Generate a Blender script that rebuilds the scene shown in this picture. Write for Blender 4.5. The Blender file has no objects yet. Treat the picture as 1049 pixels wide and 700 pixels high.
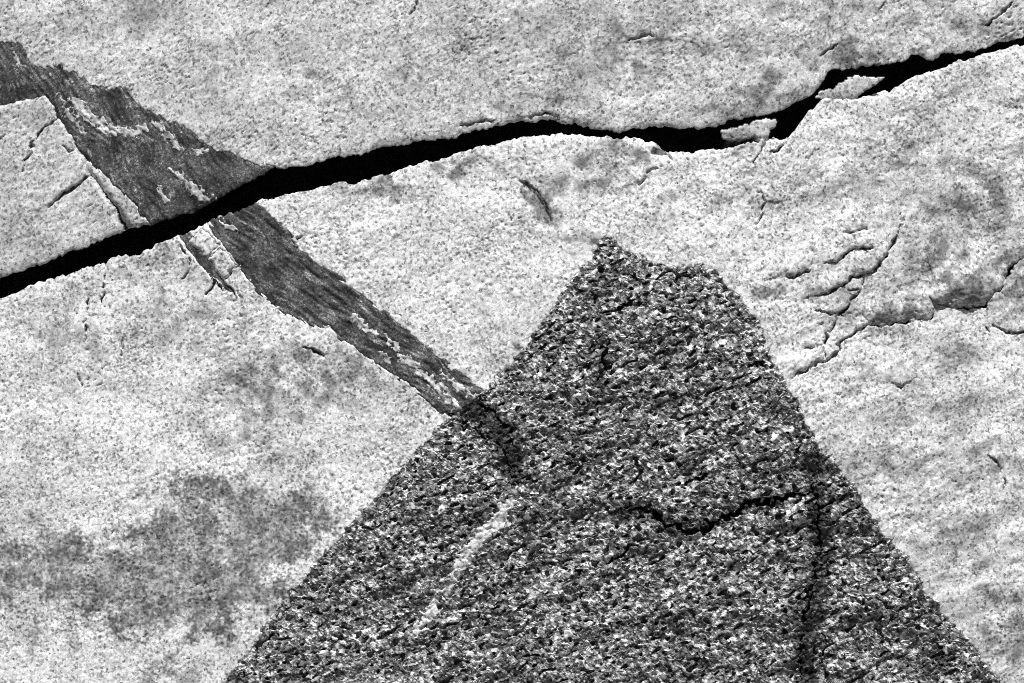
import bpy, math
import numpy as np

# ------------------------------------------------------------------ camera, sky, sun, exposure
scene = bpy.context.scene
K = 0.002            # metres of rock per unit of face-plan coordinate
D = 4.0              # distance camera - rock face
ZC = 1.75            # camera height above the ground
UC, VC = 524.5, 350.0

cam_data = bpy.data.cameras.new("camera")
cam = bpy.data.objects.new("camera", cam_data)
scene.collection.objects.link(cam)
cam.location = (0.0, -D, ZC)
cam.rotation_euler = (math.radians(90), 0, 0)
cam_data.sensor_width = 36.0
cam_data.lens = 36.0 * D / (1049 * K)
cam_data.clip_start = 0.05
cam_data.clip_end = 500.0
scene.camera = cam

SUN_EL = math.radians(60)
SUN_AZ = math.radians(4)       # measured from straight behind the camera, positive = to the right
world = bpy.data.worlds.new("World")
scene.world = world
world.use_nodes = True
wn = world.node_tree
bgn = wn.nodes["Background"]
sky = wn.nodes.new("ShaderNodeTexSky")
sky.sky_type = 'NISHITA'
sky.sun_disc = False
sky.sun_elevation = SUN_EL
sky.sun_rotation = math.pi - SUN_AZ
tobw = wn.nodes.new("ShaderNodeRGBToBW")       # black and white photograph
wn.links.new(sky.outputs[0], tobw.inputs[0])
wn.links.new(tobw.outputs[0], bgn.inputs[0])
bgn.inputs[1].default_value = 0.05

sun_data = bpy.data.lights.new("sun", 'SUN')
sun_data.energy = 5.0
sun_data.angle = math.radians(0.5)
sun_data.color = (1, 1, 1)
sun = bpy.data.objects.new("sun", sun_data)
scene.collection.objects.link(sun)
sun.location = (1, -6, 8)
# lamp shines along its -Z; sun stands behind the camera (-Y side), high up
sun.rotation_euler = (math.radians(90) - SUN_EL, 0, SUN_AZ)

vs = scene.view_settings
vs.view_transform = 'Standard'
vs.look = 'None'
vs.exposure = 0.55
vs.gamma = 1.0
vs.use_curve_mapping = False
scene.cycles.use_denoising = False
scene.cycles.max_bounces = 6
scene.cycles.filter_width = 1.05
scene.render.engine = 'CYCLES'

# ------------------------------------------------------------------ noise toolbox (numpy)
def _hash(ix, iy, seed):
    h = (ix.astype(np.int64) * 374761393 + iy.astype(np.int64) * 668265263 + seed * 1442695041) & 0xFFFFFFFF
    h = ((h ^ (h >> 13)) * 1274126177) & 0xFFFFFFFF
    h = ((h ^ (h >> 16)) * 2246822519) & 0xFFFFFFFF
    return (h ^ (h >> 15)) & 0xFFFFFFFF

def rnd(ix, iy, seed):
    return _hash(ix, iy, seed).astype(np.float64) / 4294967295.0

def perlin(x, y, seed=0):
    x0 = np.floor(x); y0 = np.floor(y)
    fx = x - x0; fy = y - y0
    ix = x0.astype(np.int64); iy = y0.astype(np.int64)
    u = fx * fx * fx * (fx * (fx * 6 - 15) + 10)
    v = fy * fy * fy * (fy * (fy * 6 - 15) + 10)
    def g(a, b, dx, dy):
        t = rnd(a, b, seed) * (2 * math.pi)
        return np.cos(t) * dx + np.sin(t) * dy
    n00 = g(ix, iy, fx, fy); n10 = g(ix + 1, iy, fx - 1, fy)
    n01 = g(ix, iy + 1, fx, fy - 1); n11 = g(ix + 1, iy + 1, fx - 1, fy - 1)
    a = n00 + u * (n10 - n00); b = n01 + u * (n11 - n01)
    return (a + v * (b - a)) * 1.5

def fbm(x, y, seed=0, octv=4, gain=0.5):
    r = 0; amp = 1.0; f = 1.0
    for i in range(octv):
        r = r + amp * perlin(x * f + 17.3 * i, y * f - 9.1 * i, seed + i * 7)
        amp *= gain; f *= 2.03
    return r

def worley(x, y, seed=0):
    """distance to nearest and second nearest point, a random value of the nearest cell, offset to it"""
    ix = np.floor(x).astype(np.int64); iy = np.floor(y).astype(np.int64)
    f1 = np.full(x.shape, 9.0); f2 = np.full(x.shape, 9.0); idv = np.zeros(x.shape)
    ox = np.zeros(x.shape); oy = np.zeros(x.shape)
    for dx in (-1, 0, 1):
        for dy in (-1, 0, 1):
            cx = ix + dx; cy = iy + dy
            ax = cx + rnd(cx, cy, seed) - x; ay = cy + rnd(cx, cy, seed + 3) - y
            dd = np.sqrt(ax * ax + ay * ay)
            near = dd < f1
            f2 = np.where(near, f1, np.minimum(f2, dd))
            idv = np.where(near, rnd(cx, cy, seed + 5), idv)
            ox = np.where(near, ax, ox); oy = np.where(near, ay, oy)
            f1 = np.where(near, dd, f1)
    return f1, f2, idv, ox, oy

def sstep(a, b, x):
    t = np.clip((x - a) / (b - a), 0, 1)
    return t * t * (3 - 2 * t)

def rot(u, v, deg):
    """coordinates along / across a direction rising to the right by deg"""
    c, s = math.cos(math.radians(deg)), math.sin(math.radians(deg))
    return u * c - v * s, u * s + v * c

def seg_dist(u, v, pts, closed=False):
    pts = np.array(pts, float)
    n = len(pts)
    best = np.full(u.shape, 1e9); par = np.zeros(u.shape)
    m = n if closed else n - 1
    L = 0.0
    lens = [np.hypot(*(pts[(i + 1) % n] - pts[i])) for i in range(m)]
    tot = sum(lens)
    for i in range(m):
        a = pts[i]; b = pts[(i + 1) % n]
        e = b - a; l2 = max(e @ e, 1e-9)
        t = np.clip(((u - a[0]) * e[0] + (v - a[1]) * e[1]) / l2, 0, 1)
        dx = u - a[0] - t * e[0]; dy = v - a[1] - t * e[1]
        dd = dx * dx + dy * dy
        nb = dd < best
        best = np.where(nb, dd, best)
        par = np.where(nb, (L + t * lens[i]) / tot, par)
        L += lens[i]
    return np.sqrt(best), par

def poly_sd(u, v, pts, margin=60):
    """signed distance, positive inside; far away just -margin"""
    p = np.array(pts, float)
    sd = np.full(u.shape, -float(margin))
    sel = (u > p[:, 0].min() - margin) & (u < p[:, 0].max() + margin) & (v > p[:, 1].min() - margin) & (v < p[:, 1].max() + margin)
    if not sel.any():
        return sd
    uu = u[sel]; vv = v[sel]
    d, _ = seg_dist(uu, vv, pts, True)
    ins = np.zeros(uu.shape, bool)
    n = len(p)
    for i in range(n):
        x1, y1 = p[i]; x2, y2 = p[(i + 1) % n]
        if y1 == y2:
            continue
        c = ((y1 > vv) != (y2 > vv)) & (uu < (x2 - x1) * (vv - y1) / (y2 - y1) + x1)
        ins ^= c
    sd[sel] = np.where(ins, d, -d)
    return sd

def warp(u, v, a=2.2, b=1.1):
    wu = a * perlin(u / 13, v / 13, 101) + b * perlin(u / 4.5, v / 4.5, 102)
    wv = a * perlin(u / 13, v / 13, 103) + b * perlin(u / 4.5, v / 4.5, 104)
    return u + wu, v + wv

# ------------------------------------------------------------------ plan of the face (units of 2 mm)
CRACK_TOP = [(-900, 560), (-500, 450), (-200, 352), (0, 284), (50, 269), (97, 249), (133, 234), (154, 230), (180, 222), (204, 214), (217, 204), (247, 190),
    (281, 172), (311, 170), (350, 160), (377, 154), (410, 147), (450, 143), (490, 134), (524, 126), (557, 124), (584, 126), (611, 132),
    (634, 134), (658, 129), (700, 130), (730, 130), (747, 124), (777, 119), (800, 114), (814, 107), (834, 94), (844, 82), (850, 71),
    (874, 69), (901, 65), (927, 61), (937, 55), (951, 60), (984, 53), (1018, 45), (1049, 37), (1250, -30), (1500, -70), (1950, -170)]
CRACK_BOT = [(-900, 590), (-500, 478), (-200, 377), (0, 307), (17, 301), (40, 291), (70, 281), (110, 269), (147, 257), (180, 244), (207, 234), (231, 221),
    (267, 206), (291, 200), (320, 196), (350, 189), (366, 188), (393, 181), (413, 174), (450, 164), (484, 154), (517, 146), (547, 139), (584, 140),
    (617, 141), (651, 144), (671, 147), (684, 157), (700, 159), (720, 156), (750, 152), (774, 146), (784, 144), (807, 143), (815, 134),
    (820, 124), (834, 110), (844, 103), (870, 101), (901, 97), (921, 89), (934, 80), (967, 70), (1001, 58), (1049, 47), (1250, -14), (1500, -56), (1950, -150)]
FACET = [(-205, 1215), (230, 697), (260, 660), (277, 634), (300, 604), (324, 577), (350, 550), (360, 534), (383, 514), (403, 487), (423, 466),
    (457, 431), (475, 417), (497, 401), (513, 384), (533, 362), (547, 341), (563, 321), (583, 289), (607, 262), (616, 247), (625, 243), (632, 250),
    (637, 256), (644, 258), (664, 265), (684, 274), (700, 276), (720, 270), (733, 281), (753, 301), (770, 321), (780, 337), (783, 358),
    (797, 378), (807, 398), (824, 421), (830, 441), (844, 464), (854, 470), (874, 497), (890, 524), (907, 547), (934, 580), (950, 610),
    (977, 640), (1000, 664), (1014, 684), (1380, 1215)]
VEIN_UP = [(-900, 120), (-300, 60), (-60, 45), (0, 43), (14, 44), (22, 46), (27, 57), (36, 70), (50, 69), (62, 66), (67, 71), (76, 74), (86, 82), (96, 88),
    (112, 90), (131, 91), (140, 105), (147, 114), (158, 117), (172, 121), (190, 131), (205, 144), (213, 150), (225, 154), (240, 157), (252, 164),
    (264, 169), (282, 171), (290, 185), (220, 222), (160, 245), (155, 231), (140, 210), (125, 195), (110, 180), (92, 164), (80, 153), (75, 140), (62, 125), (57, 110), (47, 98),
    (0, 110), (-60, 120), (-300, 160), (-900, 260)]
UPPER_PIECES = VEIN_UP[:VEIN_UP.index((290, 185)) + 1] + [(220, 222), (160, 245), (140, 262), (0, 320), (-900, 620)]
WEDGE = [(-900, 260), (-300, 160), (-60, 120), (0, 110), (46, 98), (55, 111), (59, 122), (72, 138), (77, 153), (86, 170), (95, 186), (105, 201), (113, 213), (119, 225), (124, 240),
    (140, 262), (0, 320), (-900, 620)]
SLIVER = [(92, 164), (110, 180), (125, 195), (140, 210), (155, 231), (150, 250), (142, 244), (133, 230), (122, 212), (110, 196), (97, 179), (89, 168)]
VEIN_LOW = [(213, 226), (222, 244), (232, 256), (247, 274), (263, 297), (283, 314), (303, 325), (320, 334), (340, 337), (350, 348), (370, 361), (393, 379), (417, 391),
    (437, 411), (460, 428), (490, 450), (520, 430), (493, 398), (470, 382), (450, 367), (420, 341), (390, 317), (367, 300), (355, 290), (345, 281), (320, 267), (303, 252), (297, 236), (277, 220), (261, 207), (258, 190), (215, 215)]
QUARTZ_UP = [
    [(72, 102), (80, 116), (93, 126), (110, 134), (125, 138), (139, 136), (149, 131), (140, 131), (127, 135), (113, 130), (97, 121), (85, 108), (76, 101)],
    [(156, 122), (170, 134), (180, 146), (190, 155), (186, 156), (172, 144), (160, 130)],
    [(175, 172), (190, 184), (207, 196), (218, 202), (212, 206), (204, 203), (190, 190), (179, 178)],
    [(14, 52), (22, 66), (26, 70), (21, 70), (15, 60)],
    [(197, 152), (210, 153), (213, 156), (204, 157)],
    [(160, 190), (170, 203), (173, 210), (168, 205)],
    [(60, 98), (68, 110), (80, 126), (88, 136), (80, 130), (68, 117)],
]
QUARTZ_LOW = [
    [(393, 341), (413, 364), (437, 384), (460, 404), (473, 419), (463, 418), (443, 394), (417, 372), (400, 351)],
    [(453, 381), (467, 394), (482, 404), (491, 406), (474, 403), (460, 389)],
    [(390, 362), (400, 372), (394, 370)],
    [(226, 226), (236, 231), (244, 238), (234, 236)],
    [(360, 322), (372, 331), (384, 345), (370, 334)],
]
VEIN_BRANCH = [(178, 236), (192, 234), (207, 252), (218, 266), (229, 281), (241, 304), (231, 299), (215, 281), (203, 271), (192, 259), (184, 247)]
STRIP_LOW = [   # three little blocks between the open groove and the dark vein
    [(194, 247), (206, 232), (219, 244), (224, 252), (217, 259), (213, 264), (203, 256)],
    [(218, 260), (226, 252), (236, 262), (244, 274), (234, 279), (230, 286), (222, 276), (215, 266)],
]
SPLINTERS = [
    [(735, 135), (742, 132), (756, 130), (770, 126), (785, 122), (797, 123), (797, 127), (790, 134), (786, 147), (776, 145), (772, 141), (765, 141), (758, 144), (748, 144), (740, 143)],
    [(834, 99), (842, 94), (855, 89), (866, 81), (877, 77), (892, 79), (907, 79), (903, 83), (893, 90), (882, 98), (874, 104), (858, 105), (844, 105)],
]

def depth(u, v, low=None):
    """large form of the outcrop: a blunt rib, both flanks fall back, metres into the rock"""
    def sp(x, w=35.0):
        return w * np.logaddexp(0, x / w)
    fl = 0.26 * sp(600 - u) * K + 0.30 * sp(u - 745) * K
    return fl

def depth_facet(u, v):
    """the undercut triangular face, ruled between its two edges so that it meets both flanks"""
    P = np.array(FACET, float)
    i = int(np.argmin(P[:, 1]))
    lf = P[:i + 1][::-1]; rt = P[i:]
    rt = np.stack([rt[:, 0], np.maximum.accumulate(rt[:, 1] + np.arange(len(rt)) * 1e-3)], -1)
    ul = np.interp(v, lf[:, 1], lf[:, 0]) ; ur = np.interp(v, rt[:, 1], rt[:, 0])
    t = np.clip((u - ul) / np.maximum(ur - ul, 4), -.3, 1.3)
    dl = depth(ul, v); dr = depth(ur, v)
    w = np.exp(-np.clip(v - 262, 0, None) / 80.0)
    return (dl + (dr - dl) * t) * (1 - w) + depth(u, v) * w

# lines: (points, half width, depth in metres, step height above the line's lower side)
CRACKS_UP = [
    ([(97, 180), (77, 193), (66, 200), (50, 214)], 1.6, .010, .003),
    ([(60, 122), (54, 124), (43, 132), (32, 150), (22, 177)], 1.3, .008, 0),
    ([(7, 134), (3, 140), (-20, 150)], 1.2, .006, .002),
    ([(77, 150), (70, 152), (62, 148)], .7, .004, 0),
    ([(544, 120), (557, 117), (572, 121)], 1.0, .007, .002),
    ([(470, 129), (490, 128), (505, 124)], 1.0, .006, .002),
    ([(1037, 3), (1022, 16), (1008, 28)], 1.2, .007, .001),
    ([(427, 0), (424, 10), (420, 14)], 1.0, .005, 0),
    ([(900, 14), (905, 4), (912, -6)], 0.9, .004, 0),
    ([(840, 58), (852, 50), (862, 44)], 1.0, .005, .001),
    ([(640, 44), (655, 36), (668, 34)], 1.0, .004, .002),
]
CRACKS_LOW = [
    ([(108, 271), (107, 290), (105, 311)], 1.1, .008, 0),
    ([(87, 304), (90, 324), (85, 349)], 1.2, .008, .001),
    ([(194, 262), (192, 274), (187, 284)], 1.4, .010, .001),
    ([(196, 244), (206, 254), (216, 267), (227, 281), (239, 303)], 1.2, .012, 0),
    ([(183, 246), (192, 260), (203, 271), (215, 281), (230, 298)], 1.2, .012, 0),
    ([(221, 287), (216, 295), (210, 302)], 2.4, .016, 0),
    ([(222, 250), (216, 258), (214, 265)], 2.0, .015, .001),
    ([(246, 273), (236, 279), (231, 285), (230, 292)], 2.0, .014, .001),
    ([(240, 296), (243, 303)], 1.4, .010, 0),
    ([(310, 354), (320, 359), (333, 367)], 1.3, .008, .001),
    ([(293, 255), (303, 250), (309, 240)], 1.5, .010, .002),
    ([(802, 284), (814, 285), (830, 277)], 1.3, .009, .003),
    ([(844, 269), (857, 268), (870, 258), (885, 256), (897, 257)], 1.4, .010, .003),
    ([(863, 240), (876, 237), (890, 232)], 1.0, .006, .002),
    ([(923, 234), (917, 247), (909, 262), (897, 276), (887, 281), (874, 286), (863, 294), (847, 299), (834, 306)], 1.3, .010, .003),
    ([(887, 281), (884, 297), (874, 309), (860, 321), (847, 341), (844, 368)], 1.3, .009, .002),
    ([(862, 294), (872, 298), (884, 296)], 1.0, .006, 0),
    ([(834, 318), (848, 320), (858, 318)], 1.0, .006, .001),
    ([(892, 332), (880, 339), (862, 349), (860, 362), (847, 368), (810, 389)], 1.2, .008, .002),
    ([(848, 349), (838, 356), (826, 359)], 1.0, .006, .002),
    ([(1016, 331), (1034, 342), (1049, 341), (1090, 338), (1150, 350)], 1.7, .013, .002),
    ([(1008, 334), (1014, 342)], 1.0, .006, 0),
    ([(911, 391), (927, 397), (940, 389)], 1.1, .007, .002),
    ([(530, 182), (546, 191), (556, 203), (561, 213), (569, 224)], 1.0, .005, 0),
    ([(783, 149), (777, 158), (771, 169)], 1.3, .009, 0),
    ([(805, 146), (797, 155), (790, 160)], 1.7, .010, 0),
    ([(777, 197), (786, 207), (782, 220), (772, 230)], 1.0, .006, .001),
    ([(925, 218), (922, 234)], 1.0, .007, 0),
    ([(1010, 467), (1022, 480), (1031, 496)], 1.0, .006, .001),
    ([(126, 346), (124, 366)], .9, .005, 0),
    ([(80, 380), (82, 398)], .9, .005, 0),
    ([(655, 190), (668, 178), (676, 172)], .9, .004, .002),
    ([(955, 310), (972, 314), (990, 316), (1008, 312), (1024, 297), (1034, 274), (1049, 262)], 2.6, .020, 0),
    ([(892, 334), (915, 332), (938, 327), (952, 328), (957, 309)], 1.4, .012, 0),
]
CRACKS_FACET = [
    ([(486, 412), (505, 424), (520, 438), (527, 460)], 1.8, .010, 0),
    ([(462, 430), (488, 440), (508, 452), (522, 476), (527, 498)], 1.5, .008, 0),
    ([(646, 524), (654, 522), (667, 525), (684, 536), (700, 545), (708, 547), (737, 534), (763, 517), (797, 511), (833, 504)], 4.4, .034, 0),
    ([(700, 499), (712, 492), (724, 484)], 3.0, .024, 0),
    ([(838, 480), (834, 500), (838, 530), (840, 560), (832, 600), (822, 640), (820, 700), (820, 800)], 1.6, .008, 0),
    ([(832, 540), (815, 545), (803, 551)], 1.4, .010, 0),
    ([(832, 600), (818, 610), (810, 622)], 1.4, .010, 0),
    ([(842, 640), (845, 690), (840, 760)], 1.3, .010, 0),
    ([(615, 322), (635, 316), (652, 306)], 2.2, .018, 0),
    ([(690, 288), (700, 281), (712, 279)], 2.2, .014, 0),
    ([(622, 345), (620, 372), (612, 398)], 1.6, .010, 0),
    ([(618, 578), (640, 565), (655, 554)], 2.2, .016, 0),
    ([(752, 372), (768, 377), (786, 374)], 1.6, .012, 0),
    ([(262, 668), (276, 656), (284, 648)], 2.4, .016, 0),
]
# broken flakes: closed outline, raised by h at the lower edge, fading upward
FLAKES_LOW = [
    ([(952, 236), (985, 215), (1030, 225), (1052, 262), (1034, 273), (1024, 296), (1008, 311), (990, 315), (972, 313), (957, 311), (952, 300)], .045),
    ([(880, 300), (905, 292), (940, 305), (957, 308), (952, 328), (938, 326), (915, 331), (892, 333), (880, 322)], .022),
    ([(1052, 262), (1090, 240), (1130, 262), (1120, 330), (1060, 338), (1034, 338), (1018, 330), (1030, 300)], .010),
    ([(905, 380), (925, 375), (950, 388), (960, 402), (945, 398), (930, 396), (912, 392)], .008),
]
# pits left by broken chips: outline, depth
CHIPS_LOW = [
    ([(530, 182), (546, 191), (556, 203), (561, 213), (569, 224), (570, 232), (560, 237), (545, 232), (540, 215), (536, 200)], .007),
    ([(884, 96), (898, 90), (908, 82), (922, 86), (916, 95), (902, 99), (888, 101), (872, 102)], .030),
    ([(670, 148), (684, 157), (690, 166), (676, 164), (666, 158)], .012),
    ([(783, 143), (795, 130), (803, 126), (806, 142), (796, 146)], .035),
]
# lichen and weathering stains, painted shade on flakes and chip scar: centre, radii, strength
STAINS_AND_SHADE_LOW = [(1000, 205, 55, 40, .55), (975, 262, 60, 40, .5), (980, 295, 50, 26, .7), (915, 318, 46, 20, .6), (945, 290, 70, 30, .4), (1040, 290, 40, 50, .5), (290, 395, 90, 45, .55), (350, 380, 50, 50, .35),  # flake blobs add the shade of the curled edge to the stain colour
    (180, 330, 80, 40, .3), (160, 270, 60, 25, .35), (390, 192, 60, 14, .7), (480, 168, 60, 14, .5), (590, 190, 45, 20, .5), (640, 160, 60, 16, .7), (600, 240, 20, 8, .5),
    (525, 352, 12, 7, .7), (680, 205, 30, 18, .45), (760, 205, 50, 16, .3), (785, 300, 20, 15, .55), (860, 300, 60, 40, .35), (890, 380, 60, 18, .35), (920, 480, 70, 30, .3),
    (985, 370, 40, 20, .4), (985, 560, 60, 40, .4), (1030, 640, 50, 50, .5), (950, 420, 60, 30, .25), (1000, 480, 60, 40, .3), (60, 345, 50, 60, .3), (250, 440, 90, 30, .3), (553, 214, 24, 27, .72), (545, 200, 16, 18, .5), (40, 460, 60, 40, .2),  # the two chip scar blobs paint the lip's shadow into the colour
    (300, 640, 50, 25, .35), (40, 650, 60, 30, .3), (860, 190, 70, 30, .25), (760, 160, 14, 7, .6), (930, 150, 80, 40, .25), (1160, 250, 90, 160, .4), (-120, 520, 120, 90, .5), (180, 690, 40, 30, .35)]
STAIN_POLY = [(-120, 560), (0, 556), (16, 548), (40, 556), (52, 548), (75, 546), (90, 562), (118, 555), (140, 538), (170, 510), (195, 492), (225, 486), (250, 498), (285, 497), (320, 492), (336, 515), (330, 545), (318, 565),
    (290, 585), (282, 610), (262, 628), (235, 640), (200, 652), (168, 642), (140, 650), (112, 640), (80, 622), (52, 605), (20, 612), (0, 622), (-120, 640)]
STAINS_UP = [(430, 75, 26, 20, .4), (330, 95, 40, 22, .35), (640, 50, 80, 45, .4), (790, 90, 60, 22, .45), (740, 108, 30, 10, .5), (690, 40, 120, 50, .25), (840, 12, 60, 20, .45), (980, 25, 50, 16, .4),
    (250, 70, 80, 40, .15), (120, 20, 90, 30, .25), (545, 100, 80, 14, .35), (500, 40, 120, 30, .2), (60, 180, 40, 30, .2), (860, 55, 60, 16, .5), (20, 140, 30, 20, .15)]

# ------------------------------------------------------------------ materials
def _n(nt, kind, **kw):
    n = nt.nodes.new(kind)
    for k, v in kw.items():
        if k in n.inputs:
            n.inputs[k].default_value = v
        else:
            setattr(n, k, v)
    return n

def _math(nt, op, a, b=None, c=None, clamp=False):
    n = nt.nodes.new("ShaderNodeMath"); n.operation = op; n.use_clamp = clamp
    for i, x in enumerate((a, b, c)):
        if x is None:
            continue
        if isinstance(x, (int, float)):
            n.inputs[i].default_value = x
        else:
            nt.links.new(x, n.inputs[i])
    return n.outputs[0]

def rock_material(name, grains, cell, fine, rough=0.85, bump=0.4, bump_scale=420.0, mottling=0.35):
    """crystalline rock: grains = [(share, albedo), ...] of the minerals, cell = crystal size in metres"""
    m = bpy.data.materials.new(name); m.use_nodes = True
    nt = m.node_tree; nt.nodes.clear()
    out = _n(nt, "ShaderNodeOutputMaterial"); b = _n(nt, "ShaderNodeBsdfPrincipled")
    nt.links.new(b.outputs[0], out.inputs[0])
    b.inputs["Roughness"].default_value = rough
    b.inputs["Specular IOR Level"].default_value = 0.25
    tc = _n(nt, "ShaderNodeTexCoord")
    # irregular crystals: distort the lookup
    nz = _n(nt, "ShaderNodeTexNoise", Scale=1.0 / (cell * 1.3), Detail=2.0, Roughness=0.6)
    nt.links.new(tc.outputs["Object"], nz.inputs["Vector"])
    sub = _n(nt, "ShaderNodeVectorMath", operation='MULTIPLY_ADD')
    nt.links.new(nz.outputs["Color"], sub.inputs[0])
    sub.inputs[1].default_value = (cell * 0.9,) * 3
    nt.links.new(tc.outputs["Object"], sub.inputs[2])
    def layer(size):
        v = _n(nt, "ShaderNodeTexVoronoi", Scale=1.0 / size, Randomness=1.0)
        nt.links.new(sub.outputs[0], v.inputs["Vector"])
        sp = _n(nt, "ShaderNodeSeparateColor"); nt.links.new(v.outputs["Color"], sp.inputs[0])
        r = _n(nt, "ShaderNodeValToRGB"); r.color_ramp.interpolation = 'LINEAR'
        cr = r.color_ramp; acc = 0.0
        pts = []
        for share, alb in grains:
            pts.append((acc + share * 0.05, alb)); pts.append((acc + share * 0.95, alb)); acc += share
        while len(cr.elements) > 1:
            cr.elements.remove(cr.elements[0])
        cr.elements[0].position = pts[0][0]; cr.elements[0].color = (pts[0][1],) * 3 + (1,)
        for p, a in pts[1:]:
            e = cr.elements.new(min(p, 1.0)); e.color = (a,) * 3 + (1,)
        nt.links.new(sp.outputs[0], r.inputs[0])
        return r.outputs[0]
    l1 = layer(cell); l2 = layer(cell * 0.47)
    mx = _n(nt, "ShaderNodeMix", data_type='RGBA'); mx.inputs[0].default_value = fine
    nt.links.new(l1, mx.inputs[6]); nt.links.new(l2, mx.inputs[7])
    # slow mottling of the mineral mix
    n2 = _n(nt, "ShaderNodeTexNoise", Scale=14.0, Detail=6.0, Roughness=0.65)
    nt.links.new(tc.outputs["Object"], n2.inputs["Vector"])
    mot = _math(nt, 'MULTIPLY_ADD', n2.outputs[0], 2 * mottling, 1.0 - mottling)
    at = _n(nt, "ShaderNodeAttribute", attribute_name="tone")
    fac = _math(nt, 'MULTIPLY', at.outputs["Fac"], mot)
    bw = _n(nt, "ShaderNodeRGBToBW"); nt.links.new(mx.outputs[2], bw.inputs[0])
    val = _math(nt, 'MULTIPLY', bw.outputs[0], fac)
    val = _math(nt, 'MINIMUM', val, 0.8)
    cc = _n(nt, "ShaderNodeCombineColor")
    for i in range(3):
        nt.links.new(val, cc.inputs[i])
    nt.links.new(cc.outputs[0], b.inputs["Base Color"])
    bn = _n(nt, "ShaderNodeTexNoise", Scale=bump_scale, Detail=3.0, Roughness=0.7)
    nt.links.new(tc.outputs["Object"], bn.inputs["Vector"])
    bp = _n(nt, "ShaderNodeBump", Strength=bump, Distance=0.002)
    nt.links.new(bn.outputs[0], bp.inputs["Height"])
    nt.links.new(bp.outputs[0], b.inputs["Normal"])
    return m

M_GRANITE = rock_material("pale_granite", [(.08, .07), (.17, .30), (.35, .50), (.40, .70)], 0.0054, 0.38)
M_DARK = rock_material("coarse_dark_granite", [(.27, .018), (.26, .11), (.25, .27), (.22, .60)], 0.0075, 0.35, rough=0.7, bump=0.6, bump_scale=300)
M_VEIN = rock_material("dark_vein_rock", [(.38, .025), (.32, .06), (.2, .11), (.10, .24)], 0.004, 0.6, rough=0.7)
M_QUARTZ = rock_material("vein_quartz", [(.10, .16), (.3, .35), (.3, .5), (.3, .62)], 0.0045, 0.5, rough=0.6)
M_BED = rock_material("bedrock", [(.3, .03), (.3, .06), (.4, .09)], 0.02, 0.5)

# ------------------------------------------------------------------ mesh builder
def spaced(a, b, step, lo, hi, grow=1.06, cap=14.0):
    core = list(np.arange(a, b + step, step))
    left = []; s = step; x = a
    while x > lo:
        s = min(s * grow, cap); x -= s; left.append(max(x, lo))
    right = []; s = step; x = core[-1]
    while x < hi:
        s = min(s * grow, cap); x += s; right.append(min(x, hi))
    return np.array(left[::-1] + core + right)

def to_world(u, v, d):
    f = (D + d) / D
    return (u - UC) * K * f, d, ZC - (v - VC) * K * f

def link(name, me, mat, parent, label, cat, group, kind):
    ob = bpy.data.objects.new(name, me)
    scene.collection.objects.link(ob)
    if parent is not None:
        ob.parent = parent
    if label: ob["label"] = label
    if cat: ob["category"] = cat
    if group: ob["group"] = group
    if kind: ob["kind"] = kind
    if mat: me.materials.append(mat)
    return ob

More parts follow.
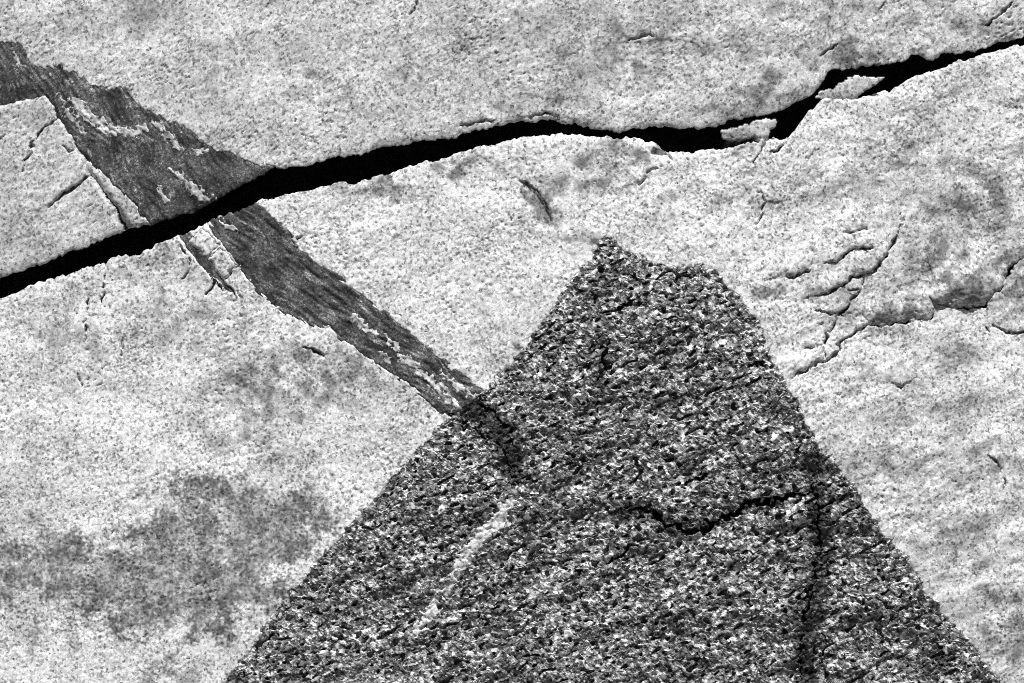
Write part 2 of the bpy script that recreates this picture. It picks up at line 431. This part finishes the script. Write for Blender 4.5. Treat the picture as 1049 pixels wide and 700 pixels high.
def sheet(name, us, ss, edge, sign, surf, mat, parent=None, label=None, cat=None, group=None, kind=None,
          rows=(.03,), flare=0.0, smooth=True, taper=0.0, cap=False):
    """a rock surface on a grid; rows start at the crack edge (or a straight line); its rim is carried back into the rock"""
    U, S = np.meshgrid(us, ss)
    if callable(edge):
        e0, jag = edge(us)
        V = e0[None, :] + sign * S + jag[None, :] * np.exp(-S / 9.0)
    else:
        V = edge + sign * S
    d, tone, keep = surf(U, V, S)
    x, y, z = to_world(U, V, d)
    nr, nc = U.shape
    idx = np.arange(nr * nc).reshape(nr, nc)
    a = idx[:-1, :-1]; b = idx[:-1, 1:]; c = idx[1:, 1:]; e = idx[1:, :-1]
    q = np.stack([a, e, c, b] if sign > 0 else [a, b, c, e], -1).reshape(-1, 4)
    kf = keep.ravel()
    q = q[kf[q].all(1)]
    used = np.unique(q)
    remap = np.full(nr * nc, -1); remap[used] = np.arange(len(used))
    q = remap[q]
    co = np.stack([x.ravel()[used], y.ravel()[used], z.ravel()[used]], -1)
    row0 = (used < nc)
    tn = tone.ravel()[used]
    n0 = len(co); nf0 = len(q)
    # rim
    ed = np.concatenate([q[:, [i, (i + 1) % 4]] for i in range(4)])
    key = np.minimum(ed[:, 0], ed[:, 1]).astype(np.int64) * n0 + np.maximum(ed[:, 0], ed[:, 1])
    _, inv, cnt = np.unique(key, return_inverse=True, return_counts=True)
    be = ed[cnt[inv] == 1]
    bv = np.unique(be)
    loc = np.full(n0, -1); loc[bv] = np.arange(len(bv))
    base = co[bv]; r0 = row0[bv]
    prev = bv.copy(); allco = [co]; allq = [q]; alltn = [tn]; n = n0
    for k, ee in enumerate(rows):
        cur = base.copy()
        outer = (np.abs(base[:, 0]) > 2.6) | (base[:, 2] > 3.3) | (base[:, 2] < .3)
        cur[:, 1] += np.where(r0 | outer, ee, min(ee, .02)) if cap else ee
        wob = 0.10 * ee * perlin(base[:, 0] * 22, base[:, 0] * 0 + k * .7, 55) + .003 * perlin(base[:, 0] * 90, base[:, 0] * 0 + k * .9, 57)
        cur[:, 2] += np.where(r0, -sign * flare * ee * (1 + .85 * perlin(base[:, 0] * 5, base[:, 0] * 0 + .3, 59)) + wob * min(1, ee * 20), 0)
        if taper:
            cen = base.mean(0); f = 1 - taper * ee / (ee + .012)
            cur[:, 0] = cen[0] + (cur[:, 0] - cen[0]) * f; cur[:, 2] = cen[2] + (cur[:, 2] - cen[2]) * f - .012 * ee / (ee + .03)
        curi = np.arange(len(bv)) + n; n += len(bv)
        p = be[:, 0]; s = be[:, 1]
        allq.append(np.stack([prev[loc[s]], prev[loc[p]], curi[loc[p]], curi[loc[s]]], -1))
        allco.append(cur); alltn.append(tn[bv]); prev = curi
    co = np.concatenate(allco); q = np.concatenate(allq); tn = np.concatenate(alltn)
    me = bpy.data.meshes.new(name)
    me.vertices.add(len(co)); me.vertices.foreach_set("co", co.astype(np.float32).ravel())
    me.loops.add(q.size); me.loops.foreach_set("vertex_index", q.astype(np.int32).ravel())
    me.polygons.add(len(q)); me.polygons.foreach_set("loop_start", np.arange(0, q.size, 4, dtype=np.int32))
    sm = np.zeros(len(q), bool); sm[:nf0] = smooth
    me.polygons.foreach_set("use_smooth", sm)
    at = me.attributes.new("tone", 'FLOAT', 'POINT'); at.data.foreach_set("value", tn.astype(np.float32))
    me.update(calc_edges=True)
    return link(name, me, mat, parent, label, cat, group, kind)

def make_edge(pts, seed, shift):
    p = np.array(pts, float)
    def f(us):
        e0 = np.interp(us, p[:, 0], p[:, 1])
        k = np.hanning(7); k /= k.sum()
        e0 = np.convolve(np.pad(e0, 3, 'edge'), k, 'valid')
        z = np.zeros_like(us)
        jag = 1.3 * perlin(us / 37, z + .7, seed + 2) + 2.2 * np.round(2 * perlin(us / 15, z + .5, seed)) / 2 + 1.5 * perlin(us / 9, z + 4.5, seed + 6) + 1.3 * perlin(us / 4.3, z + 3.5, seed + 1) * (1 + perlin(us / 30, z + 8.5, seed + 4))
        return e0 + shift, jag
    return f
EDGE_UP = make_edge(CRACK_TOP, 11, .9)
EDGE_LOW = make_edge(CRACK_BOT, 21, -.9)

# ------------------------------------------------------------------ relief
def broad_relief(u, v):
    return .007 * fbm(u / 190, v / 190, 1, 3) + .0040 * fbm(u / 60 + v / 160, v / 42, 5, 3) * (.6 + .8 * sstep(500, 900, u))

def granite_relief(u, v):
    h = broad_relief(u, v)
    p, q = rot(u + 8 * perlin(u / 50, v / 50, 19), v, 30)
    where = sstep(640, 860, u) * sstep(60, 200, v) + .55 * sstep(330, 560, u) * (1 - sstep(90, 150, v))
    near = np.exp(-((u - 850) / 95) ** 2 - ((v - 310) / 80) ** 2)
    h = h + .0028 * (.6 * where + .8 * near) * fbm(p / 62, q / 27, 23, 3)
    p, q = rot(u, v, 28)
    a = fbm(p / 15, q / 7.0, 9, 2)
    am = .25 + .85 * sstep(-.4, .5, fbm(u / 90, v / 90, 17, 2))
    h = h + .0010 * a * am
    h = h + (.35 + .4 * am) * .0009 * perlin(u / 3.6, v / 3.6, 13)
    pit = perlin(p / 4.6, q / 3.4, 15) - .25 * fbm(u / 60, v / 60, 16, 2)
    h = h - .0030 * am * sstep(.52, .78, pit)
    return h

def carve(h, u, v, lines, wu, wv):
    wu = wu + 3.2 * perlin(u / 24, v / 24, 611) + 1.3 * perlin(u / 6.5, v / 6.5, 613)
    wv = wv + 3.2 * perlin(u / 24, v / 24, 612) + 1.3 * perlin(u / 6.5, v / 6.5, 614)
    for pts, w, dep, stp in lines:
        p = np.array(pts, float)
        mg = 40 if stp else 14 + w * 3
        sel = (u > p[:, 0].min() - mg) & (u < p[:, 0].max() + mg) & (v > p[:, 1].min() - mg) & (v < p[:, 1].max() + mg)
        if not sel.any():
            continue
        uu = wu[sel]; vv = wv[sel]
        dist, t = seg_dist(uu, vv, pts)
        tap = np.clip(np.minimum(t, 1 - t) * 6 + .25, 0, 1)
        nn = fbm(uu / 10, vv / 10, 71, 3)
        ww = w * tap * np.clip(.50 + .7 * nn, .10, 1.4)
        g = 2.4 * dep * tap * np.clip(.75 + nn, .1, 1.3) * (1 - sstep(.35 * ww, ww + .55, dist))
        # upper side of the line stands a little proud of the lower one
        vl = np.interp(uu, *zip(*sorted((a, b) for a, b in pts)))
        up = np.where(vv < vl, 1.0, 0.0)
        lift = 2.2 * stp * up * (dist / 7.0) * np.exp(1 - dist / 7.0) * tap   # a curled, undercut lip
        h[sel] += lift - g
    return h

def blobs(u, v, lst, wu, wv):
    t = np.zeros(u.shape)
    for cu, cv, ru, rv, s in lst:
        r = np.sqrt(((wu - cu) / ru) ** 2 + ((wv - cv) / rv) ** 2)
        t = np.maximum(t, s * (1 - sstep(.35, 1.25, r)))
    return t

def stain_break(u, v):
    return fbm(u / 22, v / 22, 201, 5, .65)

def drop_in(h, sd):            # this rock ends where another piece fills the outline
    return h - np.clip(sd * K * 1.6, 0, .03)
def drop_out(h, sd):           # this piece ends at its own outline
    return h - np.clip(-sd * K * 1.6, 0, .02)

def lip(h, S, w=5.0, a=.006):  # worn edge along the open crack
    return h - a * np.exp(-S / w)

def grain_tone(u, v):
    p, q = rot(u, v, 28)
    bio = sstep(.42, .60, perlin(p / 3.1, q / 2.3, 501) + .34 * fbm(u / 55, v / 55, 503, 3))
    fel = sstep(.25, .6, perlin(u / 4.2, v / 4.2, 505))
    return (1 - .62 * bio) * (1 + .18 * fel)

def surf_upper(u, v, S):
    wu, wv = warp(u, v)
    h = granite_relief(u, v)
    h = carve(h, u, v, CRACKS_UP, wu, wv)
    sd = poly_sd(wu, wv, UPPER_PIECES) + feather(u, v)
    h = lip(h, S)
    h = drop_in(h, sd)
    st = blobs(u, v, STAINS_UP, u + 14 * perlin(u / 30, v / 30, 31), v + 14 * perlin(u / 30, v / 30, 32))
    n = stain_break(u, v)
    tone = .84 * grain_tone(u, v) * (1 - np.clip(st * (0.75 + 1.2 * n), 0, .7)) * (1 + .20 * fbm(u / 90, v / 60, 41, 4))
    return depth(u, v) - h, tone, sd < 9

def lower_base(u, v, S):
    wu, wv = warp(u, v)
    h = granite_relief(u, v)
    for pts, hh in CHIPS_LOW:
        sd = poly_sd(wu, wv, pts, 40)
        h = h - hh * sstep(-.5, 4, sd)
    h = carve(h, u, v, CRACKS_LOW, wu, wv)
    return h, wu, wv

def lower_tone(u, v):
    st = blobs(u, v, STAINS_AND_SHADE_LOW, u + 14 * perlin(u / 30, v / 30, 31), v + 14 * perlin(u / 30, v / 30, 32))  # stains together with the painted flake and scar shade
    n = stain_break(u, v)
    big = poly_sd(u + 16 * fbm(u / 30, v / 30, 33, 3), v + 16 * fbm(u / 30, v / 30, 34, 3), STAIN_POLY, 60)
    sp = perlin(u / 3.1, v / 3.1, 207) + .7 * perlin(u / 7, v / 7, 208)
    bs = sstep(-16, 16, big + 18 * n + 14 * sp) * (.58 + .22 * n + .26 * sp)
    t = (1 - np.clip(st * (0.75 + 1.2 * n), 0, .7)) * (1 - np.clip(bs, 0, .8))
    return t * grain_tone(u, v) * (1 + .16 * fbm(u / 90, v / 60, 43, 4)) * (1 - .10 * sstep(700, 950, u))

def surf_lower(u, v, S):
    h, wu, wv = lower_base(u, v, S)
    h = lip(h, S, 4, .004)
    sf = poly_sd(*warp(u, v, 3.4, 2.4), FACET); sv = poly_sd(wu, wv, VEIN_LOW) + feather(u, v)
    sd = np.maximum(sf, sv)
    for s in STRIP_LOW + [VEIN_BRANCH]:
        sd = np.maximum(sd, poly_sd(wu, wv, s))
    h = drop_in(h, sd)
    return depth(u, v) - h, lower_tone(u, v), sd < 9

def vein_relief(u, v):
    # foliation: steep where the vein is wide, flatter where it tapers
    uu = u + 9 * perlin(u / 45, v / 45, 303); vv = v + 9 * perlin(u / 45, v / 45, 304)
    k = sstep(150, 330, u)
    p1, q1 = rot(uu, vv, -58); p2, q2 = rot(uu, vv, -38)
    def mix(fn):
        return fn(p1, q1) * (1 - k) + fn(p2, q2) * k
    h = broad_relief(u, v) + .0022 * mix(lambda p, q: fbm(p / 20, q / 4.6, 305, 3)) + .0011 * perlin(u / 3.2, v / 3.2, 307)
    tone = .74 + .6 * mix(lambda p, q: fbm(p / 34, q / 5, 311, 3)) + .65 * fbm(u / 26, v / 26, 315, 4)
    thin = sstep(.42, .7, ((1 - k) * perlin(p1 / 11, q1 / 2.3, 321) + k * perlin(p2 / 34, q2 / 2.2, 323)) + .4 * perlin(u / 24, v / 24, 322))
    return h, np.clip(tone, .25, 2.2) + 2.0 * thin

def feather(u, v):
    k = sstep(150, 330, u)
    p1, q1 = rot(u, v, -58); p2, q2 = rot(u, v, -38)
    return 3.0 * ((1 - k) * fbm(p1 / 16, q1 / 3.2, 341, 2) + k * fbm(p2 / 20, q2 / 2.6, 343, 2))

def vein_surf(poly, off, cut=None):
    def f(u, v, S):
        wu, wv = warp(u, v)
        h, tone = vein_relief(u, v)
        sd = poly_sd(wu, wv, poly) + feather(u, v)
        h = lip(h, S, 4, .005)
        h = drop_out(h + off, sd)
        keep = sd > -6
        if cut is not None:
            sc = poly_sd(*warp(u, v, 3.4, 2.4), cut)
            h = drop_in(h, sc); keep &= sc < 9
        # worn dark rim of the vein
        return depth(u, v) - h, tone, keep
    return f

def quartz_surf(poly, off, grow=1.4, tone0=.66):
    def f(u, v, S):
        wu, wv = warp(u, v, 3.0, 3.2)
        h, _ = vein_relief(u, v)
        sd = poly_sd(wu, wv, poly)
        h = h + off + .0006 + .0012 * perlin(u / 5, v / 5, 333)
        sd = sd + grow + 2.6 * perlin(u / 3.2, v / 3.2, 337)
        h = drop_out(h, sd)
        t = tone0 + .45 * fbm(u / 8, v / 8, 335, 2)
        return depth(u, v) - h, np.clip(t, .3, 1.3), sd > -4
    return f

def granite_piece(poly, off, lines, tone0=1.0, warped=(2.2, 1.1), tilt=0.0, gain=1.0, rim=-4):
    p_ = np.array(poly, float); cv = p_[:, 1].mean()
    def f(u, v, S):
        wu, wv = warp(u, v, *warped)
        h = granite_relief(u, v) * gain + off + tilt * (v - cv) * K
        h = carve(h, u, v, lines, wu, wv)
        sd = poly_sd(wu, wv, poly)
        h = h - .003 * np.exp(-np.clip(sd, 0, 99) / 1.2)
        h = drop_out(lip(h, S, 4, .005), sd)
        n = stain_break(u, v)
        return depth(u, v) - h, tone0 * grain_tone(u, v) * (1 + .15 * n), sd > rim
    return f

# ------------------------------------------------------------------ the setting behind and below (outside the picture)
gx = np.array([[-60, -60, 0], [60, -60, 0], [60, 60, 0], [-60, 60, 0]], float)
gm = bpy.data.meshes.new("ground"); gm.from_pydata(gx.tolist(), [], [(0, 1, 2, 3)])
link("ground", gm, M_BED, None, None, None, None, "structure")
at = gm.attributes.new("tone", 'FLOAT', 'POINT'); at.data.foreach_set("value", np.ones(4, np.float32))
bx = [(x, y, z) for x in (-3.6, 3.6) for y in (1.55, 3.2) for z in (-0.1, 4.3)]
bm_ = bpy.data.meshes.new("bedrock")
bm_.from_pydata(bx, [], [(0, 1, 3, 2), (4, 6, 7, 5), (0, 4, 5, 1), (2, 3, 7, 6), (0, 2, 6, 4), (1, 5, 7, 3)])
at = bm_.attributes.new("tone", 'FLOAT', 'POINT'); at.data.foreach_set("value", np.ones(8, np.float32))
link("bedrock", bm_, M_BED, None, None, None, None, "structure")

# ------------------------------------------------------------------ the two great slabs
US = spaced(-60, 1110, 1.1, -900, 1900)
WALL = (.004, .012, .03, .07, .15, .3, .6, 1.0)
upper = sheet("granite_block", US, spaced(0, 308, 1.1, 0, 900), EDGE_UP, -1, surf_upper, M_GRANITE,
    label="pale speckled granite block above the long black crack", cat="rock block", group="granite blocks split by the open crack", rows=WALL, flare=.32, cap=True)
lower = sheet("granite_block", US, spaced(0, 662, 1.1, 0, 1180), EDGE_LOW, 1, surf_lower, M_GRANITE,
    label="bright pale granite block below the long black crack, around the dark triangle", cat="rock block", group="granite blocks split by the open crack", rows=WALL, flare=.12, cap=True)

# vein crossing both slabs
vein_u = sheet("dark_vein", spaced(-70, 300, 1.15, -900, 302), spaced(0, 240, 1.15, 0, 480), EDGE_UP, -1, vein_surf(VEIN_UP, -.0012), M_VEIN, upper,
    label="dark streaked vein cut short by the crack, widening to the left", rows=WALL, flare=.32, cap=True)
vein_l = sheet("dark_vein", np.arange(196, 530, 1.15), np.arange(0, 262, 1.15), EDGE_LOW, 1, vein_surf(VEIN_LOW, .0003, FACET), M_VEIN, lower,
    label="dark tapering vein running from the crack down to the dark triangle", rows=WALL, flare=.12, cap=True)
sheet("dark_vein", np.arange(172, 250, 1.1), np.arange(0, 85, 1.1), EDGE_LOW, 1, vein_surf(VEIN_BRANCH, -.005), M_VEIN, lower,
    label="short dark branch of the vein just under the crack", rows=WALL, flare=.12, cap=True)
def small(name, poly, surf, mat, parent, step=1.0, rows=(.01,), pad=5, **kw):
    p = np.array(poly, float)
    us = np.arange(p[:, 0].min() - pad, p[:, 0].max() + pad, step); ssv = np.arange(0, np.ptp(p[:, 1]) + 2 * pad, step)
    return sheet(name, us, ssv, p[:, 1].min() - pad, 1, surf, mat, parent, rows=rows, **kw)
for qp in QUARTZ_UP:
    big = qp is QUARTZ_UP[0]
    small("quartz_streak", qp, quartz_surf(qp, -.0012, 2.6 if big else 1.2, .85 if big else .66), M_QUARTZ, vein_u,
        label="curved pale scar on the dark vein" if big else None)
for qp in QUARTZ_LOW:
    small("quartz_streak", qp, quartz_surf(qp, .0003, 1.8, .85), M_QUARTZ, vein_l)

# flakes that lift off the lower block
def flake_surf(pts, hh):
    p = np.array(pts, float); v0, v1 = p[:, 1].min(), p[:, 1].max()
    def f(u, v, S):
        wu, wv = warp(u, v)
        sd = poly_sd(wu, wv, pts)
        g = sstep(v0 + .2 * (v1 - v0), v1 - 10, v)
        h = granite_relief(u, v) - .0015 + hh * g * (1 - .92 * np.exp(-np.clip(sd, 0, 99) / 18.0))
        h = h - np.clip(-sd * K * 4, 0, .02)
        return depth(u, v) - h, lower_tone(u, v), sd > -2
    return f
for i, (pts, hh) in enumerate(FLAKES_LOW):
    small("rock_flake", pts, flake_surf(pts, hh), M_GRANITE, lower, step=1.15, rows=(.03,),
        label=["grey flake with a black shadow under its curled lower edge", "low grey flake ending in a square step", None, None][i])

# wedge-shaped block at the left, the narrow sliver beside it, blocks below the crack, splinters in the crack
wedge = sheet("granite_wedge", spaced(-70, 142, 1.25, -900, 144), spaced(0, 200, 1.25, 0, 420), EDGE_UP, -1, granite_piece(WEDGE, .003, CRACKS_UP, .74), M_GRANITE,
    label="grey granite wedge at the left between dark vein and black crack", cat="rock wedge", rows=WALL, flare=.32, cap=True)
sliver = sheet("granite_sliver", np.arange(82, 164, 1.1), np.arange(0, 90, 1.1), EDGE_UP, -1, granite_piece(SLIVER, -.002, [], .8), M_GRANITE,
    label="narrow pale granite sliver between the left wedge and the dark vein", cat="rock sliver", rows=WALL, flare=.32, cap=True)
for i, sp_ in enumerate(STRIP_LOW):
    sheet("granite_chip", np.arange(185, 255, 1.1), np.arange(0, 80, 1.1), EDGE_LOW, 1, granite_piece(sp_, .001, [], .92), M_GRANITE,
        label=["small granite chip wedged just under the crack beside the lower vein", "cracked granite chip beside the lower vein, second below the crack"][i],
        cat="rock chip", group="chips between groove and vein", rows=(.02,))
for i, sp_ in enumerate(SPLINTERS):
    small("granite_splinter", sp_, granite_piece(sp_, -.005, [], .62, (1.4, 1.8), 0, 1.0, -.3), M_GRANITE, None, rows=(.004, .01, .03, .08, .25), taper=.45,
        label=["flat pale granite splinter bridged inside the crack, black all round it", "pale pointed granite splinter under the crack's upper right bend"][i],
        cat="rock splinter", group="splinters caught in the crack")

# ------------------------------------------------------------------ the dark triangular block
PALE_BAND = [(537, 500), (531, 516), (516, 534), (500, 552), (483, 574), (468, 596), (452, 618), (438, 640), (428, 652), (424, 648), (434, 628), (446, 606), (462, 582), (476, 562), (490, 545), (506, 526), (521, 508)]
def facet_relief(u, v, wu, wv):
    p, q = rot(u, v, 27)
    pw = p + 3.0 * perlin(u / 9, v / 9, 401); qw = q + 3.0 * perlin(u / 9, v / 9, 402)
    sd = poly_sd(wu, wv, FACET)
    ef = sstep(0, 45, sd)
    h = broad_relief(u, v) + ef * (.010 * fbm(u / 150, v / 150, 405, 3) + .006 * fbm(p / 55, q / 26, 411, 3))
    f1, f2, idv, ox, oy = worley(pw / 7.2, qw / 5.2, 420)
    tl = rnd((idv * 1e6).astype(np.int64), (idv * 0).astype(np.int64), 3)
    # flat crystal faces, each tilted its own way
    h = h + .0026 * (idv - .4) + .0008 * (1 - f1) + .0050 * oy * (tl - .35) + .003 * ox * (idv - .5)
    g1, g2, id2, ox, oy = worley(pw / 3.2 + 40, qw / 2.8, 430)
    h = h + .0022 * (id2 - .5) + .0006 * (1 - g1)
    rough = sstep(-.5, .5, fbm(u / 70, v / 70, 445, 2))
    pit = perlin(p / 9.5, q / 5.4, 441) + .22 * perlin(u / 45, v / 45, 443)
    pit2 = perlin(p / 4.4, q / 3.2, 447)
    h = h - .018 * sstep(.47, .57, pit) - (.003 + .004 * rough) * sstep(.45, .6, pit2)
    h = carve(h, u, v, CRACKS_FACET, wu, wv)
    return h, sd, id2, tl

def band_surf(u, v, S):
    wu, wv = warp(u, v, 3.4, 2.4)
    h, _, id2, tl = facet_relief(u, v, wu, wv)
    bu, bv = warp(u + 50, v, 4.5, 4.0)
    sd = poly_sd(bu - 50, bv, PALE_BAND) + 3.0 * perlin(u / 3.4, v / 3.4, 461)
    h = .52 * h + .48 * (broad_relief(u, v) + sstep(0, 45, poly_sd(wu, wv, FACET)) * .010 * fbm(u / 150, v / 150, 405, 3)) + .0022 - np.clip(-sd * K * 1.6, 0, .02)
    return depth_facet(u, v) - h, 1.45 * (.55 + .8 * id2), sd > -5

def surf_facet(u, v, S):
    wu, wv = warp(u, v, 3.4, 2.4)
    h, sd, id2, tl = facet_relief(u, v, wu, wv)
    h = drop_out(h, sd)
    # mineral colour: pale quartz band, dark seam, ghost of the vein
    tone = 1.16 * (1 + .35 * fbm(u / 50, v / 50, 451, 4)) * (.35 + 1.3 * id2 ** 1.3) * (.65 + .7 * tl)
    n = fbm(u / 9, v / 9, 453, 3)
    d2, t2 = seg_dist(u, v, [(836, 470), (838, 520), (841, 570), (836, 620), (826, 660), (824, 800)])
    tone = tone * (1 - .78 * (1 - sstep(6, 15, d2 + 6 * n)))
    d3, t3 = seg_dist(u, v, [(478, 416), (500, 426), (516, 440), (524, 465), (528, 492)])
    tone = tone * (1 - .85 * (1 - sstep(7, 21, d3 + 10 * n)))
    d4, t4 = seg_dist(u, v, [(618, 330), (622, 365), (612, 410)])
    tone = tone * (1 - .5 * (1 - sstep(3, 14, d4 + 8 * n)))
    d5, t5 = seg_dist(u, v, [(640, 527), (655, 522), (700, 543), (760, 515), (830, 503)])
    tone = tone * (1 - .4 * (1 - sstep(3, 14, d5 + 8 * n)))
    return depth_facet(u, v) - h, np.clip(tone, .12, 2.2), sd > -6
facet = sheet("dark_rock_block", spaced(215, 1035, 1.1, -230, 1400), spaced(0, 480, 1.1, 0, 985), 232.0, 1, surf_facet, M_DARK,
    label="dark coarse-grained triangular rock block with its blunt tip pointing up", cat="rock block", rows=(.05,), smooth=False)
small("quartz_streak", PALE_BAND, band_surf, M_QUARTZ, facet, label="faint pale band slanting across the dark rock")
